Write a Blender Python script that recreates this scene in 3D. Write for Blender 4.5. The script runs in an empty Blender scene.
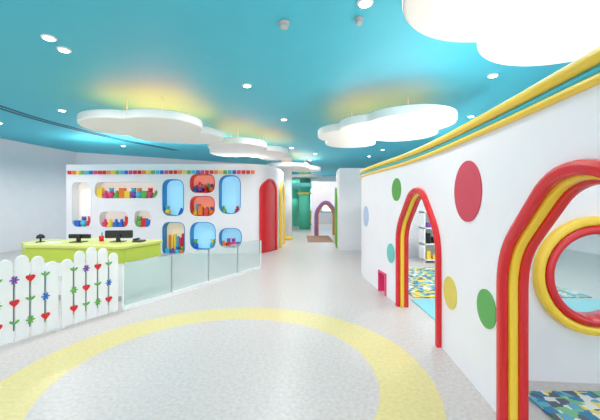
import bpy, bmesh, math, random
from mathutils import Vector
random.seed(4)
S=bpy.context.scene
COL=S.collection
S.view_settings.view_transform='Standard'
S.view_settings.look='None'

# ---------------- materials ----------------
def lin(c):
    return tuple(((v/255)/12.92 if v/255<=0.04045 else ((v/255+0.055)/1.055)**2.4) for v in c)
M={}
def mat(name,rgb,rough=0.5,emit=0,alpha=1,metal=0,coat=0,noise=0.03):
    if name in M: return M[name]
    m=bpy.data.materials.new(name); m.use_nodes=True
    nt=m.node_tree; b=nt.nodes['Principled BSDF']
    c=lin(rgb)
    b.inputs['Roughness'].default_value=rough
    b.inputs['Metallic'].default_value=metal
    b.inputs['Coat Weight'].default_value=coat
    if noise>0 and emit==0:
        tc=nt.nodes.new('ShaderNodeTexCoord'); n=nt.nodes.new('ShaderNodeTexNoise'); n.inputs['Scale'].default_value=3
        r=nt.nodes.new('ShaderNodeMapRange'); r.inputs[3].default_value=1-noise; r.inputs[4].default_value=1+noise
        mx=nt.nodes.new('ShaderNodeVectorMath'); mx.operation='SCALE'; mx.inputs[0].default_value=c
        nt.links.new(tc.outputs['Object'],n.inputs['Vector']); nt.links.new(n.outputs['Fac'],r.inputs[0])
        nt.links.new(r.outputs[0],mx.inputs['Scale']); nt.links.new(mx.outputs[0],b.inputs['Base Color'])
    else: b.inputs['Base Color'].default_value=(*c,1)
    if emit:
        b.inputs['Emission Color'].default_value=(*c,1); b.inputs['Emission Strength'].default_value=emit
    b.inputs['Alpha'].default_value=alpha
    M[name]=m; return m
white=mat('white_paint',(244,240,244),0.45)
white2=mat('white_lacquer',(246,246,246),0.3)
teal=mat('teal_ceiling',(74,194,218),0.6)
red=mat('red_gloss',(222,28,38),0.25,coat=0.3)
yellow=mat('yellow_gloss',(254,212,60),0.3,coat=0.3)
green=mat('green_gloss',(105,180,75),0.35)
lime=mat('lime_laminate',(192,208,76),0.35)
limed=mat('lime_top',(216,216,120),0.35)
blackm=mat('black_plastic',(25,25,28),0.35)
metalm=mat('brushed_metal',(190,192,195),0.3,metal=0.9)
glass=mat('frosted_glass',(205,228,224),0.12,alpha=0.55,noise=0)
glass2=mat('clear_glass',(205,230,226),0.05,alpha=0.3,noise=0)
glass3=mat('window_glass',(190,235,235),0.03,alpha=0.18,noise=0)
cloudm=mat('cloud_white',(250,249,246),0.6)
lamp=mat('downlight_lens',(255,250,235),emit=9)
pal={'red':red,'yellow':yellow,'green':green,
 'blue':mat('blue_gloss',(40,110,200),0.35),'cyan':mat('cyan_gloss',(60,190,215),0.35),
 'pink':mat('pink_gloss',(232,60,120),0.35),'orange':mat('orange_gloss',(245,130,40),0.35),
 'purple':mat('purple_gloss',(130,70,170),0.35)}
PK=list(pal)

def floor_mat():
    m=bpy.data.materials.new('terrazzo_floor'); m.use_nodes=True; nt=m.node_tree; N=nt.nodes; L=nt.links
    b=N['Principled BSDF']; b.inputs['Roughness'].default_value=0.34; b.inputs['Specular IOR Level'].default_value=0.42
    g=N.new('ShaderNodeNewGeometry')
    n=N.new('ShaderNodeTexNoise'); n.inputs['Scale'].default_value=30; n.inputs['Detail'].default_value=5
    L.new(g.outputs['Position'],n.inputs['Vector'])
    v=N.new('ShaderNodeTexVoronoi'); v.inputs['Scale'].default_value=55; L.new(g.outputs['Position'],v.inputs['Vector'])
    r1=N.new('ShaderNodeValToRGB'); r1.color_ramp.elements[0].position=0.3; r1.color_ramp.elements[0].color=(*lin((191,181,178)),1)
    r1.color_ramp.elements[1].position=0.65; r1.color_ramp.elements[1].color=(*lin((208,199,196)),1)
    L.new(n.outputs['Fac'],r1.inputs[0])
    sub=N.new('ShaderNodeVectorMath'); sub.operation='SUBTRACT'; sub.inputs[1].default_value=(-0.70,2.9,0)
    L.new(g.outputs['Position'],sub.inputs[0])
    ln=N.new('ShaderNodeVectorMath'); ln.operation='LENGTH'; L.new(sub.outputs[0],ln.inputs[0])
    a=N.new('ShaderNodeMath'); a.operation='COMPARE'; a.inputs[1].default_value=1.59; a.inputs[2].default_value=0.23
    L.new(ln.outputs['Value'],a.inputs[0])
    mx=N.new('ShaderNodeMix'); mx.data_type='RGBA'; L.new(a.outputs[0],mx.inputs[0]); L.new(r1.outputs[0],mx.inputs[6])
    r2=N.new('ShaderNodeValToRGB'); r2.color_ramp.elements[0].position=0.3; r2.color_ramp.elements[0].color=(*lin((213,195,132)),1)
    r2.color_ramp.elements[1].position=0.65; r2.color_ramp.elements[1].color=(*lin((224,207,146)),1)
    L.new(n.outputs['Fac'],r2.inputs[0]); L.new(r2.outputs[0],mx.inputs[7])
    sp=N.new('ShaderNodeMath'); sp.operation='LESS_THAN'; sp.inputs[1].default_value=0.16; L.new(v.outputs['Distance'],sp.inputs[0])
    sf=N.new('ShaderNodeMath'); sf.operation='MULTIPLY'; sf.inputs[1].default_value=0.28; L.new(sp.outputs[0],sf.inputs[0])
    m2=N.new('ShaderNodeMix'); m2.data_type='RGBA'; L.new(sf.outputs[0],m2.inputs[0]); L.new(mx.outputs[2],m2.inputs[6])
    m2.inputs[7].default_value=(*lin((160,147,140)),1)
    L.new(m2.outputs[2],b.inputs['Base Color'])
    return m
def mat_pattern():
    m=bpy.data.materials.new('play_mat_pattern'); m.use_nodes=True; nt=m.node_tree; N=nt.nodes; L=nt.links
    b=N['Principled BSDF']; b.inputs['Roughness'].default_value=0.8
    g=N.new('ShaderNodeNewGeometry'); v=N.new('ShaderNodeTexVoronoi'); v.inputs['Scale'].default_value=14; v.distance='CHEBYCHEV'
    L.new(g.outputs['Position'],v.inputs['Vector'])
    sx=N.new('ShaderNodeSeparateColor'); L.new(v.outputs['Color'],sx.inputs[0])
    r=N.new('ShaderNodeValToRGB'); r.color_ramp.interpolation='CONSTANT'
    cs=[(60,130,170),(235,205,70),(90,100,115),(225,225,220),(120,185,140),(230,210,110),(100,170,195)]
    e=r.color_ramp.elements; e[0].color=(*lin(cs[0]),1); e[1].position=1/7; e[1].color=(*lin(cs[1]),1)
    for i in range(2,7):
        k=e.new(i/7); k.color=(*lin(cs[i]),1)
    L.new(sx.outputs[0],r.inputs[0]); L.new(r.outputs[0],b.inputs['Base Color'])
    return m

# ---------------- mesh helpers ----------------
def obj(name,verts,faces,m,parent=None,smooth=False,recalc=True):
    me=bpy.data.meshes.new(name); me.from_pydata([tuple(v) for v in verts],[],faces); me.update()
    if recalc:
        bm=bmesh.new(); bm.from_mesh(me); bmesh.ops.recalc_face_normals(bm,faces=bm.faces); bm.to_mesh(me); bm.free()
    me.materials.append(m)
    if smooth:
        for p in me.polygons: p.use_smooth=True
    o=bpy.data.objects.new(name,me); COL.objects.link(o)
    if parent: o.parent=parent
    return o
def empty(name,parent=None):
    o=bpy.data.objects.new(name,None); o.empty_display_size=0.1; COL.objects.link(o)
    if parent: o.parent=parent
    return o
def box(name,x0,x1,y0,y1,z0,z1,m,parent=None,bev=0):
    v=[(x,y,z) for x in(x0,x1) for y in(y0,y1) for z in(z0,z1)]
    f=[(0,1,3,2),(4,6,7,5),(0,4,5,1),(2,3,7,6),(0,2,6,4),(1,5,7,3)]
    o=obj(name,v,f,m,parent)
    if bev:
        b=o.modifiers.new('bev','BEVEL'); b.width=bev; b.segments=2
    return o
def prism(name,poly,z0,z1,m,parent=None,bev=0,fn=None,smooth=False):
    n=len(poly); fn=fn or (lambda a,b,c:(a,b,c))
    v=[fn(a,b,z0) for a,b in poly]+[fn(a,b,z1) for a,b in poly]
    f=[tuple(range(n)),tuple(range(n,2*n))]+[(i,(i+1)%n,n+(i+1)%n,n+i) for i in range(n)]
    o=obj(name,v,f,m,parent)
    if bev:
        b=o.modifiers.new('bev','BEVEL'); b.width=bev; b.segments=3; b.limit_method='ANGLE'; b.angle_limit=math.radians(50)
    if smooth: 
        for p in o.data.polygons[2:]: p.use_smooth=True
    return o
def cyl(name,c,r,z0,z1,m,parent=None,n=32,r2=None):
    r2=r if r2 is None else r2
    v=[(c[0]+r*math.cos(2*math.pi*i/n),c[1]+r*math.sin(2*math.pi*i/n),z0) for i in range(n)]
    v+=[(c[0]+r2*math.cos(2*math.pi*i/n),c[1]+r2*math.sin(2*math.pi*i/n),z1) for i in range(n)]
    f=[tuple(range(n)),tuple(range(n,2*n))]+[(i,(i+1)%n,n+(i+1)%n,n+i) for i in range(n)]
    o=obj(name,v,f,m,parent)
    for p in o.data.polygons[2:]: p.use_smooth=True
    return o
def lathe(name,c,prof,m,parent=None,n=24):
    v=[];f=[]
    for (r,z) in prof:
        for i in range(n):
            t=2*math.pi*i/n; v.append((c[0]+r*math.cos(t),c[1]+r*math.sin(t),c[2]+z))
    for k in range(len(prof)-1):
        for i in range(n):
            f.append((k*n+i,k*n+(i+1)%n,(k+1)*n+(i+1)%n,(k+1)*n+i))
    f.append(tuple(range(n))); f.append(tuple((len(prof)-1)*n+i for i in range(n)))
    return obj(name,v,f,m,parent,smooth=True)
def ball(name,c,r,m,parent=None,sc=(1,1,1)):
    bm=bmesh.new(); bmesh.ops.create_uvsphere(bm,u_segments=16,v_segments=10,radius=r)
    for v in bm.verts: v.co=Vector((v.co.x*sc[0]+c[0],v.co.y*sc[1]+c[1],v.co.z*sc[2]+c[2]))
    me=bpy.data.meshes.new(name); bm.to_mesh(me); bm.free(); me.materials.append(m)
    for p in me.polygons: p.use_smooth=True
    o=bpy.data.objects.new(name,me); COL.objects.link(o); o.parent=parent; return o
def tube(name,pts,r,m,parent=None,cyclic=False):
    cu=bpy.data.curves.new(name,'CURVE'); cu.dimensions='3D'; cu.bevel_depth=r; cu.bevel_resolution=4; cu.use_fill_caps=True
    sp=cu.splines.new('POLY'); sp.points.add(len(pts)-1)
    for p,q in zip(sp.points,pts): p.co=(*q,1)
    sp.use_cyclic_u=cyclic; cu.materials.append(m)
    o=bpy.data.objects.new(name,cu); COL.objects.link(o); 
    if parent: o.parent=parent
    return o

class Path:
    def __init__(s,pts,side):
        s.side=side; P=[Vector(p) for p in pts]; out=[]
        Q=[2*P[0]-P[1]]+P+[2*P[-1]-P[-2]]
        for i in range(1,len(Q)-2):
            a,b,c,d=Q[i-1:i+3]
            for k in range(16):
                t=k/16
                out.append(0.5*((2*b)+(c-a)*t+(2*a-5*b+4*c-d)*t*t+(3*b-a-3*c+d)*t**3))
        out.append(P[-1]); s.p=out; s.L=[0]
        for i in range(1,len(out)): s.L.append(s.L[-1]+(out[i]-out[i-1]).length)
        s.len=s.L[-1]
    def raw(s,t):
        if t<=0: d=(s.p[1]-s.p[0]).normalized(); return s.p[0]+d*t
        if t>=s.len: d=(s.p[-1]-s.p[-2]).normalized(); return s.p[-1]+d*(t-s.len)
        lo,hi=0,len(s.L)-1
        while hi-lo>1:
            mid=(lo+hi)//2
            if s.L[mid]<=t: lo=mid
            else: hi=mid
        return s.p[lo].lerp(s.p[hi],(t-s.L[lo])/(s.L[hi]-s.L[lo]))
    def __call__(s,t,off=0,z=0):
        p=s.raw(t); tg=(s.raw(t+.04)-s.raw(t-.04)).normalized()
        n=Vector((tg.y,-tg.x))*s.side
        return (p.x+n.x*off,p.y+n.y*off,z)
    def s_y(s,y):
        for i in range(1,len(s.p)):
            if s.p[i].y>=y and s.p[i].y>s.p[i-1].y: return s.L[i-1]+(y-s.p[i-1].y)/(s.p[i].y-s.p[i-1].y)*(s.L[i]-s.L[i-1])
        return s.len

def bent_wall(name,path,s0,s1,h,th,holes,m,step=0.1):
    ns=max(1,int((s1-s0)/step)); V=[];F=[]
    for i in range(ns+1):
        x=s0+(s1-s0)*i/ns
        V+= [(x,0,0),(x,th,0),(x,th,h),(x,0,h)]
    for i in range(ns):
        a=4*i;b=a+4
        for k in range(4): F.append((a+k,a+(k+1)%4,b+(k+1)%4,b+k))
    F+=[(0,1,2,3),(4*ns,4*ns+1,4*ns+2,4*ns+3)]
    o=obj(name,V,F,m)
    cut=[]
    for h_ in holes:
        c=prism('cut',h_,-0.3,th+0.3,m,fn=lambda a,b,c:(a,c,b)); cut.append(c)
        bo=o.modifiers.new('b','BOOLEAN'); bo.operation='DIFFERENCE'; bo.solver='EXACT'; bo.object=c
    dg=bpy.context.evaluated_depsgraph_get(); dg.update()
    me=bpy.data.meshes.new_from_object(o.evaluated_get(dg))
    bm=bmesh.new(); bm.from_mesh(me); bmesh.ops.triangulate(bm,faces=bm.faces)
    for v in bm.verts: v.co=Vector(path(v.co.x,v.co.y,v.co.z))
    bmesh.ops.recalc_face_normals(bm,faces=bm.faces); bm.to_mesh(me); bm.free()
    o.modifiers.clear(); o.data=me
    me.materials.clear(); me.materials.append(m)
    for c in cut: bpy.data.objects.remove(c)
    return o
def fillet(pts,r,n=7,closed=False):
    out=[]; N=len(pts)
    for i,p in enumerate(pts):
        p=Vector(p)
        if not closed and i in(0,N-1): out.append(tuple(p)); continue
        a=Vector(pts[i-1]);b=Vector(pts[(i+1)%N])
        d=min(r,(a-p).length*.49,(b-p).length*.49)
        p0=p+(a-p).normalized()*d;p1=p+(b-p).normalized()*d
        for k in range(n+1):
            t=k/n; q=p0*(1-t)**2+p*2*t*(1-t)+p1*t*t; out.append((q.x,q.y))
    return out
def house(c,w,hs,ha,z0=0,r=0.22,fl=.13):
    l,rr=c-w/2,c+w/2
    pts=[(l,z0),(l,hs),(c-w*fl,ha),(c+w*fl,ha),(rr,hs),(rr,z0)]
    return fillet(pts,r)
def leaf(name,path,al,y0,y1,m,parent):
    xs=[p[0] for p in al]; a,b=min(xs),max(xs); n=16; V=[];F=[]
    def top(x):
        best=0
        for i in range(len(al)-1):
            (x0,z0),(x1,z1)=al[i],al[i+1]
            if min(x0,x1)<=x<=max(x0,x1):
                t=(x-x0)/(x1-x0) if abs(x1-x0)>1e-9 else 1
                best=max(best,z0+(z1-z0)*t)
        return best
    for i in range(n+1):
        x=a+(b-a)*min(.999,max(.001,i/n)); zt=top(x)
        V+=[path(x,y0,.0),path(x,y1,.0),path(x,y1,zt),path(x,y0,zt)]
    for i in range(n):
        q=4*i
        for k in range(4): F.append((q+k,q+(k+1)%4,q+4+(k+1)%4,q+4+k))
    F+=[(0,1,2,3),(4*n,4*n+1,4*n+2,4*n+3)]
    return obj(name,V,F,m,parent)
def rrect(x0,x1,z0,z1,r):
    return fillet([(x0,z0),(x0,z1),(x1,z1),(x1,z0)],r,6,True)
def sweep2d(name,pts,u0,u1,y0,y1,path,m,parent=None,closed=False,rad=0.02):
    n=len(pts); cs=fillet([(u0,y0),(u0,y1),(u1,y1),(u1,y0)],rad*1.6,3,True); k=len(cs); V=[];F=[]
    P=[Vector(p) for p in pts]
    for i in range(n):
        a=P[i-1] if (i>0 or closed) else P[i]; b=P[(i+1)%n] if (i<n-1 or closed) else P[i]
        d1=(P[i]-a); d2=(b-P[i])
        if d1.length<1e-6: d1=d2
        if d2.length<1e-6: d2=d1
        d1.normalize(); d2.normalize(); t=(d1+d2).normalized(); nn=Vector((t.y,-t.x)); mit=1/max(.6,t.dot(d1))
        for (u,y) in cs:
            q=P[i]+nn*u*mit; V.append(path(q.x,y,q.y))
    rng=n if closed else n-1
    for i in range(rng):
        j=(i+1)%n
        for q in range(k): F.append((i*k+q,i*k+(q+1)%k,j*k+(q+1)%k,j*k+q))
    if not closed: F+=[tuple(range(k)),tuple((n-1)*k+q for q in range(k))]
    return obj(name,V,F,m,parent,smooth=False)
def area(name,loc,size,size_y,power,col,rot,parent=None,spread=None):
    l=bpy.data.lights.new(name,'AREA'); l.shape='RECTANGLE'; l.size=size; l.size_y=size_y; l.energy=power; l.color=col
    if spread: l.spread=spread
    o=bpy.data.objects.new(name,l); COL.objects.link(o); o.location=loc; o.rotation_euler=rot
    if parent: o.parent=parent
    return o

# ---------------- shell ----------------
H=3.45
box('floor',-9.6,9,-4,26,-0.2,0,floor_mat())
box('ceiling',-9.6,9,-4,26,H,H+0.15,teal)
bp=Path([(-9.15,-4),(-9.1,4),(-9.0,9.9),(-8.6,12.6)],-1)
bent_wall('wall_left',bp,0,bp.len,H,0.2,[],white)
bp=Path([(-8.7,12.6),(-5,14.9),(-1.5,17)],-1)
bent_wall('wall_reception_rear',bp,0,bp.len,H,0.2,[],white)
box('wall_far',-9.5,9,24,24.2,0,H,white)
box('wall_side',8.7,8.9,-4,24,0,H,white)
we=empty('window_1')  # unseen window wall, added behind the camera to let world light in
for i in range(9):
    x=-9.4+i*2.25; box('mullion_%d'%i,x,x+0.1,-4,-3.9,0,H,metalm,we)
box('sill',-9.4,8.7,-4,-3.9,0,0.15,metalm,we)
box('transom',-9.4,8.7,-4,-3.9,2.5,2.6,metalm,we)

# ---------------- right curved wall ----------------
RW=Path([(1.15,-1.5),(1.22,0.2),(1.33,1.5),(1.40,2.3),(1.47,3.5),(1.46,4.6),(1.35,5.7),(1.30,6.9),(1.6,8.0),(2.5,9.0),(4.2,9.7)],1)
WH=2.03; TH=0.10
s=RW.s_y
A1=house(s(4.13),1.34,1.15,1.65)
A2=house(s(1.56),1.36,1.16,1.66)
SQ=[(s(5.30),-0.05),(s(5.30),0.36),(s(5.66),0.36),(s(5.66),-0.05)]
def hole(a): return [(a[0][0],-0.1)]+a[1:-1]+[(a[-1][0],-0.1)]
bent_wall('wall_right',RW,0,RW.len,WH,TH,[hole(A1),hole(A2),SQ],white)
for nm,a in(('a',A1),('b',A2)):
    e=empty('arched_door_frame')
    sweep2d('outer_band',a,-0.045,0.03,-0.05,0.01,RW,red,e,rad=0.018)
    sweep2d('middle_band',a,-0.01,0.05,0.004,0.06,RW,yellow,e,rad=0.012)
    sweep2d('inner_band',a,-0.01,0.072,0.055,TH+.015,RW,red,e,rad=0.016)
e=empty('crawl_hole_frame')
sq=[(s(5.30),0),(s(5.30),0.36),(s(5.66),0.36),(s(5.66),0)]
sweep2d('frame',sq,0,0.035,-0.02,TH+.02,RW,pal['pink'],e,rad=0.006)
prism('panel',[(s(5.33),0.0),(s(5.33),0.33),(s(5.63),0.33),(s(5.63),0.0)],TH-.02,TH,mat('pink_panel',(240,120,150),0.6),e,fn=lambda a,b,c:RW(a,c,b))
def dot(y,z,r,c):
    c0=s(y); n=40
    poly=[(c0+r*math.cos(2*math.pi*i/n),z+r*math.sin(2*math.pi*i/n)) for i in range(n)]
    prism('wall_dot',poly,-0.008,0.0,c,fn=lambda a,b,q:RW(a,q,b))
dot(4.90,1.70,0.17,mat('dot_green',(88,160,70)))
dot(2.83,1.60,0.262,mat('dot_red',(208,62,84)))
dot(5.12,0.72,0.15,mat('dot_teal',(110,195,190)))
dot(3.20,0.63,0.155,mat('dot_yellow',(226,202,88)))
dot(2.50,0.70,0.145,mat('dot_green2',(92,168,84)))
dot(6.45,1.24,0.20,mat('dot_lav',(176,196,226)))
e=empty('yellow_pipe_rail')
N=90
tube('main_pipe',[RW(RW.len*i/N,-0.005,WH+0.02) for i in range(N+1)],0.024,yellow,e)
tube('teal_pipe',[RW(RW.len*i/N,0.02,WH+0.066) for i in range(N+1)],0.026,pal['cyan'],e)
tube('upper_pipe',[RW(RW.len*i/N,0.0,WH+0.122) for i in range(N+1)],0.036,yellow,e)
e=empty('wall_top_cove_light')  # added area lights along the wall top, brightening the ceiling
for i in range(6):
    t=RW.len*(i+.5)/6; p=RW(t,.5,WH+.15)
    area('led_%d'%i,(p[0],p[1],WH+.1),.25,1.6,19,(1,.98,.95),(math.pi,0,0),e)

# ---------------- play room behind the right wall ----------------
ew=Path([(1.52,2.82),(3.2,2.68),(5.5,2.5)],-1)
cx,cz,R=0.93,0.90,0.385
circ=[(cx-R*math.cos(2*math.pi*i/40),cz+R*math.sin(2*math.pi*i/40)) for i in range(40)]
bent_wall('wall_playroom',ew,0,ew.len,WH,0.1,[circ],white)
e=empty('round_window_frame')
sweep2d('outer_ring',circ,-0.105,-0.03,-0.065,0.12,ew,yellow,e,closed=True,rad=0.02)
sweep2d('inner_ring',circ,-0.03,0.04,-0.07,0.14,ew,red,e,closed=True,rad=0.02)
prism('glass_pane',circ,0.045,0.055,glass3,e,fn=lambda a,b,c:ew(a,c,b))
mp=mat_pattern()
box('play_mat',1.75,4.2,1.0,2.6,0,0.02,mp)
tealfl=mat('teal_mat',(130,200,210),0.5)
box('play_mat',1.8,4.6,5.2,7.6,0,0.02,mp)
box('foam_floor_mat',1.72,5.5,2.95,5.1,0,0.015,tealfl)
e=empty('toy_shelf')
for k in range(4): box('shelf_%d'%k,3.1,4.65,8.25,8.6,0.05+0.4*k,0.08+0.4*k,white2,e)
for k in range(4): box('upright_%d'%k,3.1+.505*k,3.135+.505*k,8.25,8.6,0,1.3,white2,e)
box('backboard',3.1,4.65,8.6,8.62,0,1.3,white2,e)
for k in range(3):
    for j in range(9):
        c=pal[random.choice(PK)] if random.random()<.7 else blackm
        x=3.19+j*.16; hh=random.uniform(.1,.26); box('toy_%d_%d'%(k,j),x,x+.1,8.3,8.45,0.08+.4*k,.08+.4*k+hh,c,e,bev=.01)

# ---------------- display wall ----------------
DW=Path([(-7.05,9.95),(-5,9.85),(-3,9.8),(-1.7,9.8),(-1.15,9.95),(-.82,10.5),(-.68,11.3),(-.62,12.6)],-1)
DH=2.66
k=33.67
def ex(px): return 7.05-(300-px)/k
def ez(py): return 1.5+(203-py)/k
cyb=mat('niche_cyan',(160,218,240),0.6,emit=.5); cyd=mat('niche_blue',(50,150,210),0.5); rdb=mat('niche_peach',(240,150,130),0.6,emit=.4); whb=mat('niche_white',(240,232,226),0.6,emit=.35)  # back colours emit, standing in for lamps inside the niches
yeb=mat('niche_cream',(244,226,190),0.6,emit=.35)  # emissive as well, in place of a niche lamp
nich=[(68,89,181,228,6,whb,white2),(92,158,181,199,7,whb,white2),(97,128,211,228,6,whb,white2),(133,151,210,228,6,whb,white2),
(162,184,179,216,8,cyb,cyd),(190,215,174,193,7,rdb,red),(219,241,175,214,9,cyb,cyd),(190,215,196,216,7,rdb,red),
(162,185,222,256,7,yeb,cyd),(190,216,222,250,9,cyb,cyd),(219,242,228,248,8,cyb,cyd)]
holes=[]
for (a,b,c,d,r,m_,l_) in nich: holes.append(rrect(ex(a),ex(b),ez(d),ez(c),r/k*1.1))
dwo=bent_wall('wall_display',DW,0,DW.len,DH,0.3,holes,white,step=.15)
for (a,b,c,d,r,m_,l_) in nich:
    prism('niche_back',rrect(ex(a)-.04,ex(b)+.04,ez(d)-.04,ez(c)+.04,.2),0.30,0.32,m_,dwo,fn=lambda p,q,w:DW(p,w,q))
    sweep2d('niche_liner',rrect(ex(a),ex(b),ez(d),ez(c),r/k*1.1)[::1],0.0,0.022,-0.01,0.29,DW,l_,dwo,closed=True,rad=.004)
def toy(parent,sx,z,kind,c,sz):
    x,y,_=DW(sx,0.12,0)
    if kind==0:
        ball('body',(x,y,z+sz*.5),sz*.5,c,parent); ball('head',(x,y,z+sz*1.15),sz*.33,pal[random.choice(PK)],parent)
        ball('ear_l',(x-sz*.25,y,z+sz*1.42),sz*.12,c,parent); ball('ear_r',(x+sz*.25,y,z+sz*1.42),sz*.12,c,parent)
    elif kind==1: lathe('stacker',(x,y,z),[(sz*.5,0),(sz*.5,sz*.3),(sz*.38,sz*.32),(sz*.38,sz*.65),(sz*.22,sz*.68),(sz*.22,sz),(0.01,sz*1.15)],c,parent,12)
    else: box('block',x-sz*.4,x+sz*.4,y-sz*.35,y+sz*.35,z,z+sz*random.uniform(.8,1.6),c,parent,bev=.01)
for idx,(a,b,c,d,r,m_,l_) in enumerate(nich):
    te=empty('toy_collection'); z=ez(d)+.024; w=ex(b)-ex(a); n=max(2,int(w/.17))
    if idx in(4,6,9): n=2
    for i in range(n):
        sx=ex(a)+.12+(w-.24)*(i/(max(1,n-1)))
        toy(te,sx,z,random.choice([0,1,2]),pal[random.choice(PK)],(.21 if idx in(0,1,2,3) else .17) if n>2 else .19)
    if idx in(5,7,8):
        for i in range(int((w-.2)/.08)):
            x,y,_=DW(ex(a)+.12+i*.08,.2,0); box('book_%d'%i,x,x+.065,y-.04,y+.04,z,z+random.uniform(.2,.34)*(1 if idx!=8 else 1.9),pal[random.choice(['yellow','red','orange','pink','cyan','yellow','green'])],te)
te=empty('trim_1')
i=0; sx=.06
while sx<ex(252):
    prism('tile_%d'%i,rrect(sx,sx+.105,DH-.30,DH-.19,.02),-0.03,0,pal[['red','orange','yellow','green','cyan','blue','pink','red'][i%8]],te,fn=lambda p,q,w:DW(p,w,q)); sx+=.135; i+=1
c0=DW.s_y(10.22)
e=empty('door_1')
al=house(c0,.78,2.0,2.2,r=.3)
leaf('leaf',DW,al,-0.03,0.0,red,e)
sweep2d('casing',al,-.05,.05,-.07,0,DW,red,e,rad=.015)
c1=DW.s_y(11.6)
e=empty('arched_door_frame')
al=house(c1,1.0,1.9,2.2,r=.35)
sweep2d('casing',al,-.05,.08,-.09,0,DW,yellow,e,rad=.02)
leaf('leaf',DW,al,-0.02,0.0,mat('cream_leaf',(240,225,190)),e)
e=empty('display_wall_cove_light')  # upward fill light, added to lift the rear left ceiling
area('led',(-4,10.0,DH+.1),5.5,.2,70,(1,.97,.92),(math.pi,0,0),e)

# ---------------- clouds ----------------
def cloud(circles,z=2.9,t=.15,glow=(1,.15,.02),pw=55):
    e=empty('ceiling_cloud_panel')
    gx=sum(c[0] for c in circles)/len(circles); gy=sum(c[1] for c in circles)/len(circles); poly=[]
    for i in range(140):
        a=2*math.pi*i/140; dx,dy=math.cos(a),math.sin(a); best=.2
        for (x,y,r) in circles:
            ox,oy=gx-x,gy-y; b=ox*dx+oy*dy; c=ox*ox+oy*oy-r*r; D=b*b-c
            if D>0: best=max(best,-b+math.sqrt(D))
        poly.append((gx+dx*best,gy+dy*best))
    prism('panel',poly,z,z+t,cloudm,e,bev=.03)
    for (x,y,r) in circles[:3]: cyl('hanger',(x,y),.006,z+t,H,white2,e,8)
    if pw:
        for (x,y,r) in circles:
            l=bpy.data.lights.new('cove_lamp','AREA'); l.shape='DISK'; l.size=1.1; l.energy=pw/len(circles); l.color=glow
            o=bpy.data.objects.new('cove_lamp',l); COL.objects.link(o); o.location=(x,y,z+t+.03); o.rotation_euler=(math.pi,0,0); o.parent=e
cloud([(-3.25,6.2,.78),(-2.55,6.1,.72),(-2.40,7.15,.72),(-3.0,7.1,.6)],pw=80)
cloud([(-1.6,8.5,.75),(-1.05,9.5,.7),(-1.95,9.4,.6),(-.8,10.4,.5)])
cloud([(1.95,5.95,.8),(2.1,6.8,.7),(1.1,7.0,.72),(1.35,6.3,.6),(1.2,7.8,.6)],pw=50)
cloud([(1.45,2.15,.75),(2.3,2.6,.8),(1.4,1.4,.8),(2.5,1.7,.9)],pw=12)
cloud([(-.5,13.4,.9),(-1.2,14.2,.8),(.2,14.3,.7)])
cloud([(.3,18.5,1.0),(-.6,19.2,.9)])

# ---------------- downlights etc ----------------
def dl(x,y,pw=135):
    e=empty('recessed_downlight')
    lathe('trim_ring',(x,y,H-.02),[(.058,0),(.08,.004),(.08,.02)],white2,e)
    cyl('lens',(x,y),.055,H-.026,H-.02,lamp,e,20)
    l=bpy.data.lights.new('lamp','SPOT'); l.energy=pw; l.spot_size=math.radians(164); l.spot_blend=.6; l.shadow_soft_size=.12; l.color=(1,.96,.94)
    o=bpy.data.objects.new('lamp',l); COL.objects.link(o); o.location=(x,y,H-.05); o.parent=e
for (px,py) in [(64,49),(49,37),(365,2),(62,110),(493,75),(247,85),(471,116),(433,150),(284,119),(369,156),(310,160)]:
    y=643.5/(203-py); dl((px-300)*y/330,y,110 if py<50 else 140)
for (x,y,p) in [(-1.5,1,90),(-4,1.5,110),(4,3.9,110),(4.5,1.5,110),(4.2,7.2,140),(-6.5,4,160),(-6,11.2,180),(-.3,11.6,140),(.6,13,140),(.3,16,220),(-.5,20,300),(.5,22.3,280),(3,12,130),(-7.3,8.0,190)]: dl(x,y,p)  # extra lamps, several added to brighten the corridor and left wall
def pend(px,py,r):
    y=643.5/(203-py); x=(px-300)*y/330
    e=empty('smoke_detector'); lathe('body',(x,y,H-.075),[(.02,0),(r*.7,.01),(r*.85,.035),(r*.6,.045),(r,.055),(r,.075)],mat('detector_grey',(190,190,190)),e)
pend(284,22,.06); pend(359,18,.045)
e=empty('slot_diffuser')
for o_ in (0,.16):
    pts=[(-5.9-o_,4.2),(-6.05-o_,6.7),(-5.95-o_,8.2),(-5.4-o_,10.3),(-4.5-o_,12.2)]
    q=Path(pts,1)
    V=[];F=[]
    for i in range(61):
        t=q.len*i/60; V+=[q(t,0,H-.012),q(t,.07,H-.012),q(t,.07,H),q(t,0,H)]
    for i in range(60):
        for j in range(4): F.append((4*i+j,4*i+(j+1)%4,4*i+4+(j+1)%4,4*i+4+j))
    obj('slot',V,F,mat('slot_dark',(20,90,115)),e)

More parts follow.
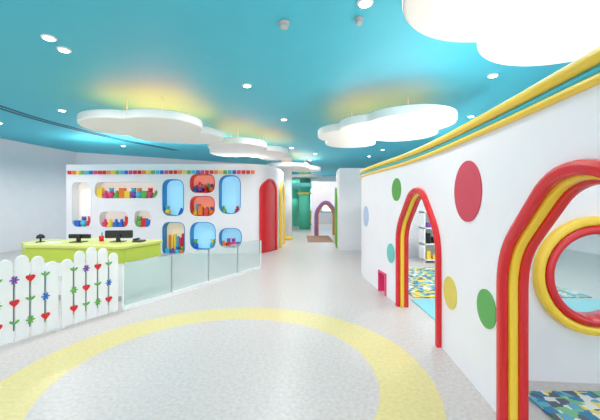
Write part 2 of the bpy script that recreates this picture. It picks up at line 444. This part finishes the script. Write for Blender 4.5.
# ---------------- reception desk ----------------
e=empty('reception_desk')
dp=fillet([(-4.35,5.15),(-2.70,4.98),(-2.42,5.85),(-4.1,6.15)],.12,5,True)
def scale(poly,f):
    gx=sum(p[0] for p in poly)/len(poly);gy=sum(p[1] for p in poly)/len(poly)
    return [(gx+(a-gx)*f,gy+(b-gy)*f) for a,b in poly]
prism('plinth',scale(dp,.95),0,.08,metalm,e)
prism('base',scale(dp,.98),.08,.58,white2,e)
prism('body',dp,.58,.80,lime,e,bev=.01)
prism('counter_top',scale(dp,1.03),.80,.85,limed,e,bev=.01)
dp=fillet([(-5.0,5.9),(-4.3,5.35),(-4.05,5.95),(-4.8,6.5)],.1,5,True)
prism('side_base',scale(dp,.96),0,.58,white2,e); prism('side_body',dp,.58,.76,lime,e); prism('side_top',scale(dp,1.03),.76,.8,limed,e,bev=.01)
def monitor(x,y,z,w,h,rot):
    e=empty('computer_monitor'); ca,sa=math.cos(rot),math.sin(rot)
    T=lambda a,b,c:(x+a*ca-c*sa,y+a*sa+c*ca,z+b)
    prism('screen',rrect(-w/2,w/2,.06,.06+h,.02),0,.03,blackm,e,fn=T)
    prism('neck',[(-.03,0.01),(-.03,.12),(.03,.12),(.03,0.01)],-.03,0,blackm,e,fn=T)
    prism('foot',[(-.1,0),(-.1,.012),(.1,.012),(.1,0)],-.1,.08,blackm,e,fn=T)
monitor(-3.05,5.55,.85,.44,.13,.1); monitor(-3.68,5.5,.85,.36,.07,.0)
e=empty('desk_bell_lamp')
lathe('lamp_body',(-4.6,5.85,.802),[(.07,0),(.07,.015),(.015,.02),(.015,.07),(.07,.075),(.055,.12),(.015,.15)],blackm,e)
e=empty('desk_telephone')
prism('phone_base',rrect(-2.78,-2.62,5.45,5.62,.02),.85,.88,mat('dark_grey',(60,60,64)),e,bev=.006)
prism('handset',rrect(-2.77,-2.72,5.45,5.62,.02),.885,.91,blackm,e,bev=.006)
e=empty('pen_holder')
lathe('cup',(-3.38,5.62,.85),[(.035,0),(.04,.09),(.036,.09),(.032,.01)],red,e)
for i in range(4): cyl('pen_%d'%i,(-3.39+.01*i,5.62),.005,.862,.98+.01*i,pal[PK[i+1]],e,8)
e=empty('paper_stack')
box('sheets',-4.15,-3.93,5.3,5.5,.85,.862,white2,e)

# ---------------- picket gate ----------------
ux,uy=.469,.883
def gate(x0,y0):
    e=empty('picket_gate')
    T=lambda a,b,c:(x0+ux*a+uy*c, y0+uy*a-ux*c, b)
    hs=[.82,.90,.93,.90,.82]; w=.124; pit=.144
    for i in range(5):
        a=i*pit+.010; hh=hs[i]; n=10
        poly=[(a,.03),(a,hh-w/2)]+[(a+w/2-w/2*math.cos(math.pi*j/n),hh-w/2+w/2*math.sin(math.pi*j/n)*1.1) for j in range(1,n)]+[(a+w,hh-w/2),(a+w,.03)]
        prism('picket_%d'%i,poly,0,.022,white2,e,bev=.004,fn=T)
    for a in (.012,.66): prism('foot',[(a,0),(a+.05,0),(a+.05,.05),(a,.05)],-.02,0,white2,e,fn=T)
    for z in(.16,.58): prism('rail',[(0,z),(.72,z),(.72,z+.06),(0,z+.06)],-.03,0,white2,e,fn=T)
    for i in range(4):
        a=(i+1)*pit; c=[pal['green'],pal['blue'],pal['green'],pal['blue']][i]
        prism('strip_%d'%i,[(a-.006,.14),(a-.006,.72),(a+.006,.72),(a+.006,.14)],0.0,.010,mat('slate',(80,120,120)),e,fn=T)
        for kk,z in enumerate((.22,.44,.68)):
            typ=(i*2+kk)%3
            if typ==0:
                poly=[(a+.040*(math.sin(t)**3)*1.1,z+.036*(math.cos(t)-.38*math.cos(2*t)-.15*math.cos(3*t))) for t in [2*math.pi*q/24 for q in range(24)]]
                prism('heart',poly,.022,.032,red,e,fn=T)
            elif typ==1:
                poly=[(a+(.030+.014*math.cos(6*t))*math.cos(t),z+(.030+.014*math.cos(6*t))*math.sin(t)) for t in [2*math.pi*q/48 for q in range(48)]]
                prism('flower',poly,.022,.032,pal['purple'] if kk==2 else c,e,fn=T)
            else:
                for sg in(-1,1):
                    poly=[(a+sg*(.022+.022*math.cos(t)),z+.014*math.sin(t)+.014*(1+math.cos(t))) for t in [2*math.pi*q/16 for q in range(16)]]
                    prism('leaf',poly,.022,.030,green,e,fn=T)
gate(-2.84,3.90); gate(-3.185,3.255); gate(-3.53,2.61)
# ---------------- glass fence ----------------
e=empty('glass_balustrade')
P0=Vector((-2.47,4.60));P1=Vector((-.90,7.55)); d=(P1-P0); L=d.length; d.normalize(); nn=Vector((d.y,-d.x))
F_=lambda a,b,c:((P0+d*a+nn*c).x,(P0+d*a+nn*c).y,b)
np_=4; pl=L/np_
for i in range(np_):
    prism('panel_%d'%i,[(i*pl+.015,.05),((i+1)*pl-.015,.05),((i+1)*pl-.015,.66),(i*pl+.015,.66)],-.006,.006,glass if i<1 else glass2,e,fn=F_)
for i in range(np_+1):
    a=min(L,i*pl); prism('post_%d'%i,[(a-.010,0),(a+.010,0),(a+.010,.64),(a-.010,.64)],-.010,.010,white2 if i in(0,4) else metalm,e,fn=F_)
prism('base_rail',[(0,0),(L,0),(L,.06),(0,.06)],-.03,.03,white2,e,fn=F_)

# ---------------- far corridor ----------------
e=empty('round_column'); cyl('shaft',(-.55,13.6),.22,0,H,white2,e); cyl('base_ring',(-.55,13.6),.25,0,.12,pal['yellow'],e)
e=empty('green_column'); cyl('shaft',(.28,19),.33,0,H,mat('col_green',(90,205,170)),e); cyl('capital',(.28,19),.9,2.35,2.6,mat('cap_teal',(110,215,215)),e,r2=1.1); cyl('collar',(.28,19),.42,2.0,2.1,yellow,e)
e=empty('green_column'); cyl('shaft',(-.35,21.5),.33,0,H,mat('col_green',(90,205,170)),e); cyl('capital',(-.35,21.5),.8,2.4,2.55,white2,e)
FW=Path([(1.25,10.6),(1.28,11.5),(1.45,13),(1.9,14.6)],1)
bent_wall('wall_corridor',FW,0,FW.len,2.6,.2,[],white)
box('wall_corridor_end',1.25,4.5,10.4,10.6,0,2.6,white)
e=empty('arched_door_frame'); a=house(1.0,.9,1.6,2.0,r=.3)
sweep2d('casing',a,-.04,.06,-.06,0,FW,green,e,rad=.015)
leaf('leaf',FW,a,-.02,0,cyb,e)
WW=Path([(.45,15.2),(1.2,15.3),(2.2,15.4)],-1)
a=house(.75,.95,1.15,1.55,r=.3)
bent_wall('wall_wood_arch',WW,0.1,WW.len,2.5,.15,[hole(a)],white)
e=empty('arched_door_frame')
sweep2d('casing',a,-.06,.05,-.06,.15,WW,mat('mauve',(150,100,165)),e)
sweep2d('inner',a,.05,.14,-.03,.15,WW,mat('wood',(180,112,66)),e)
box('brown_carpet',.3,1.3,12.6,15.1,0,.01,mat('brown_carpet',(150,115,95),.8))
e=empty('counter_cabinet')
box('carcass',-.1,.9,22.6,23.6,.08,.95,pal['orange'],e,bev=.01); box('worktop',-.14,.94,22.56,23.6,.95,1.0,white2,e,bev=.01); box('plinth',-.06,.86,22.66,23.6,0,.08,blackm,e)
for i in range(2): box('cabinet_door_%d'%i,-.07+i*.5,.4+i*.5,22.58,22.6,.12,.9,yellow,e,bev=.005)
e=empty('window_2')
for i in range(4):
    box('pane_%d'%i,-2+i*1.2,-1+i*1.2,23.93,23.97,.9,2.6,mat('daylit_pane',(215,235,245),emit=1.2),e)
    box('frame_%d'%i,-2.08+i*1.2,-.92+i*1.2,23.97,24.0,.82,2.68,teal,e)

# ---------------- world and camera ----------------
w=bpy.data.worlds.new('world'); S.world=w; w.use_nodes=True
w.node_tree.nodes['Background'].inputs[0].default_value=(.95,.97,1,1); w.node_tree.nodes['Background'].inputs[1].default_value=2.1
cam=bpy.data.cameras.new('camera'); cam.lens=19.8; cam.sensor_width=36; cam.shift_y=-7/600; cam.clip_start=.05
co=bpy.data.objects.new('camera',cam); COL.objects.link(co); co.location=(0,0,1.5); co.rotation_euler=(math.pi/2,0,0)
S.camera=co
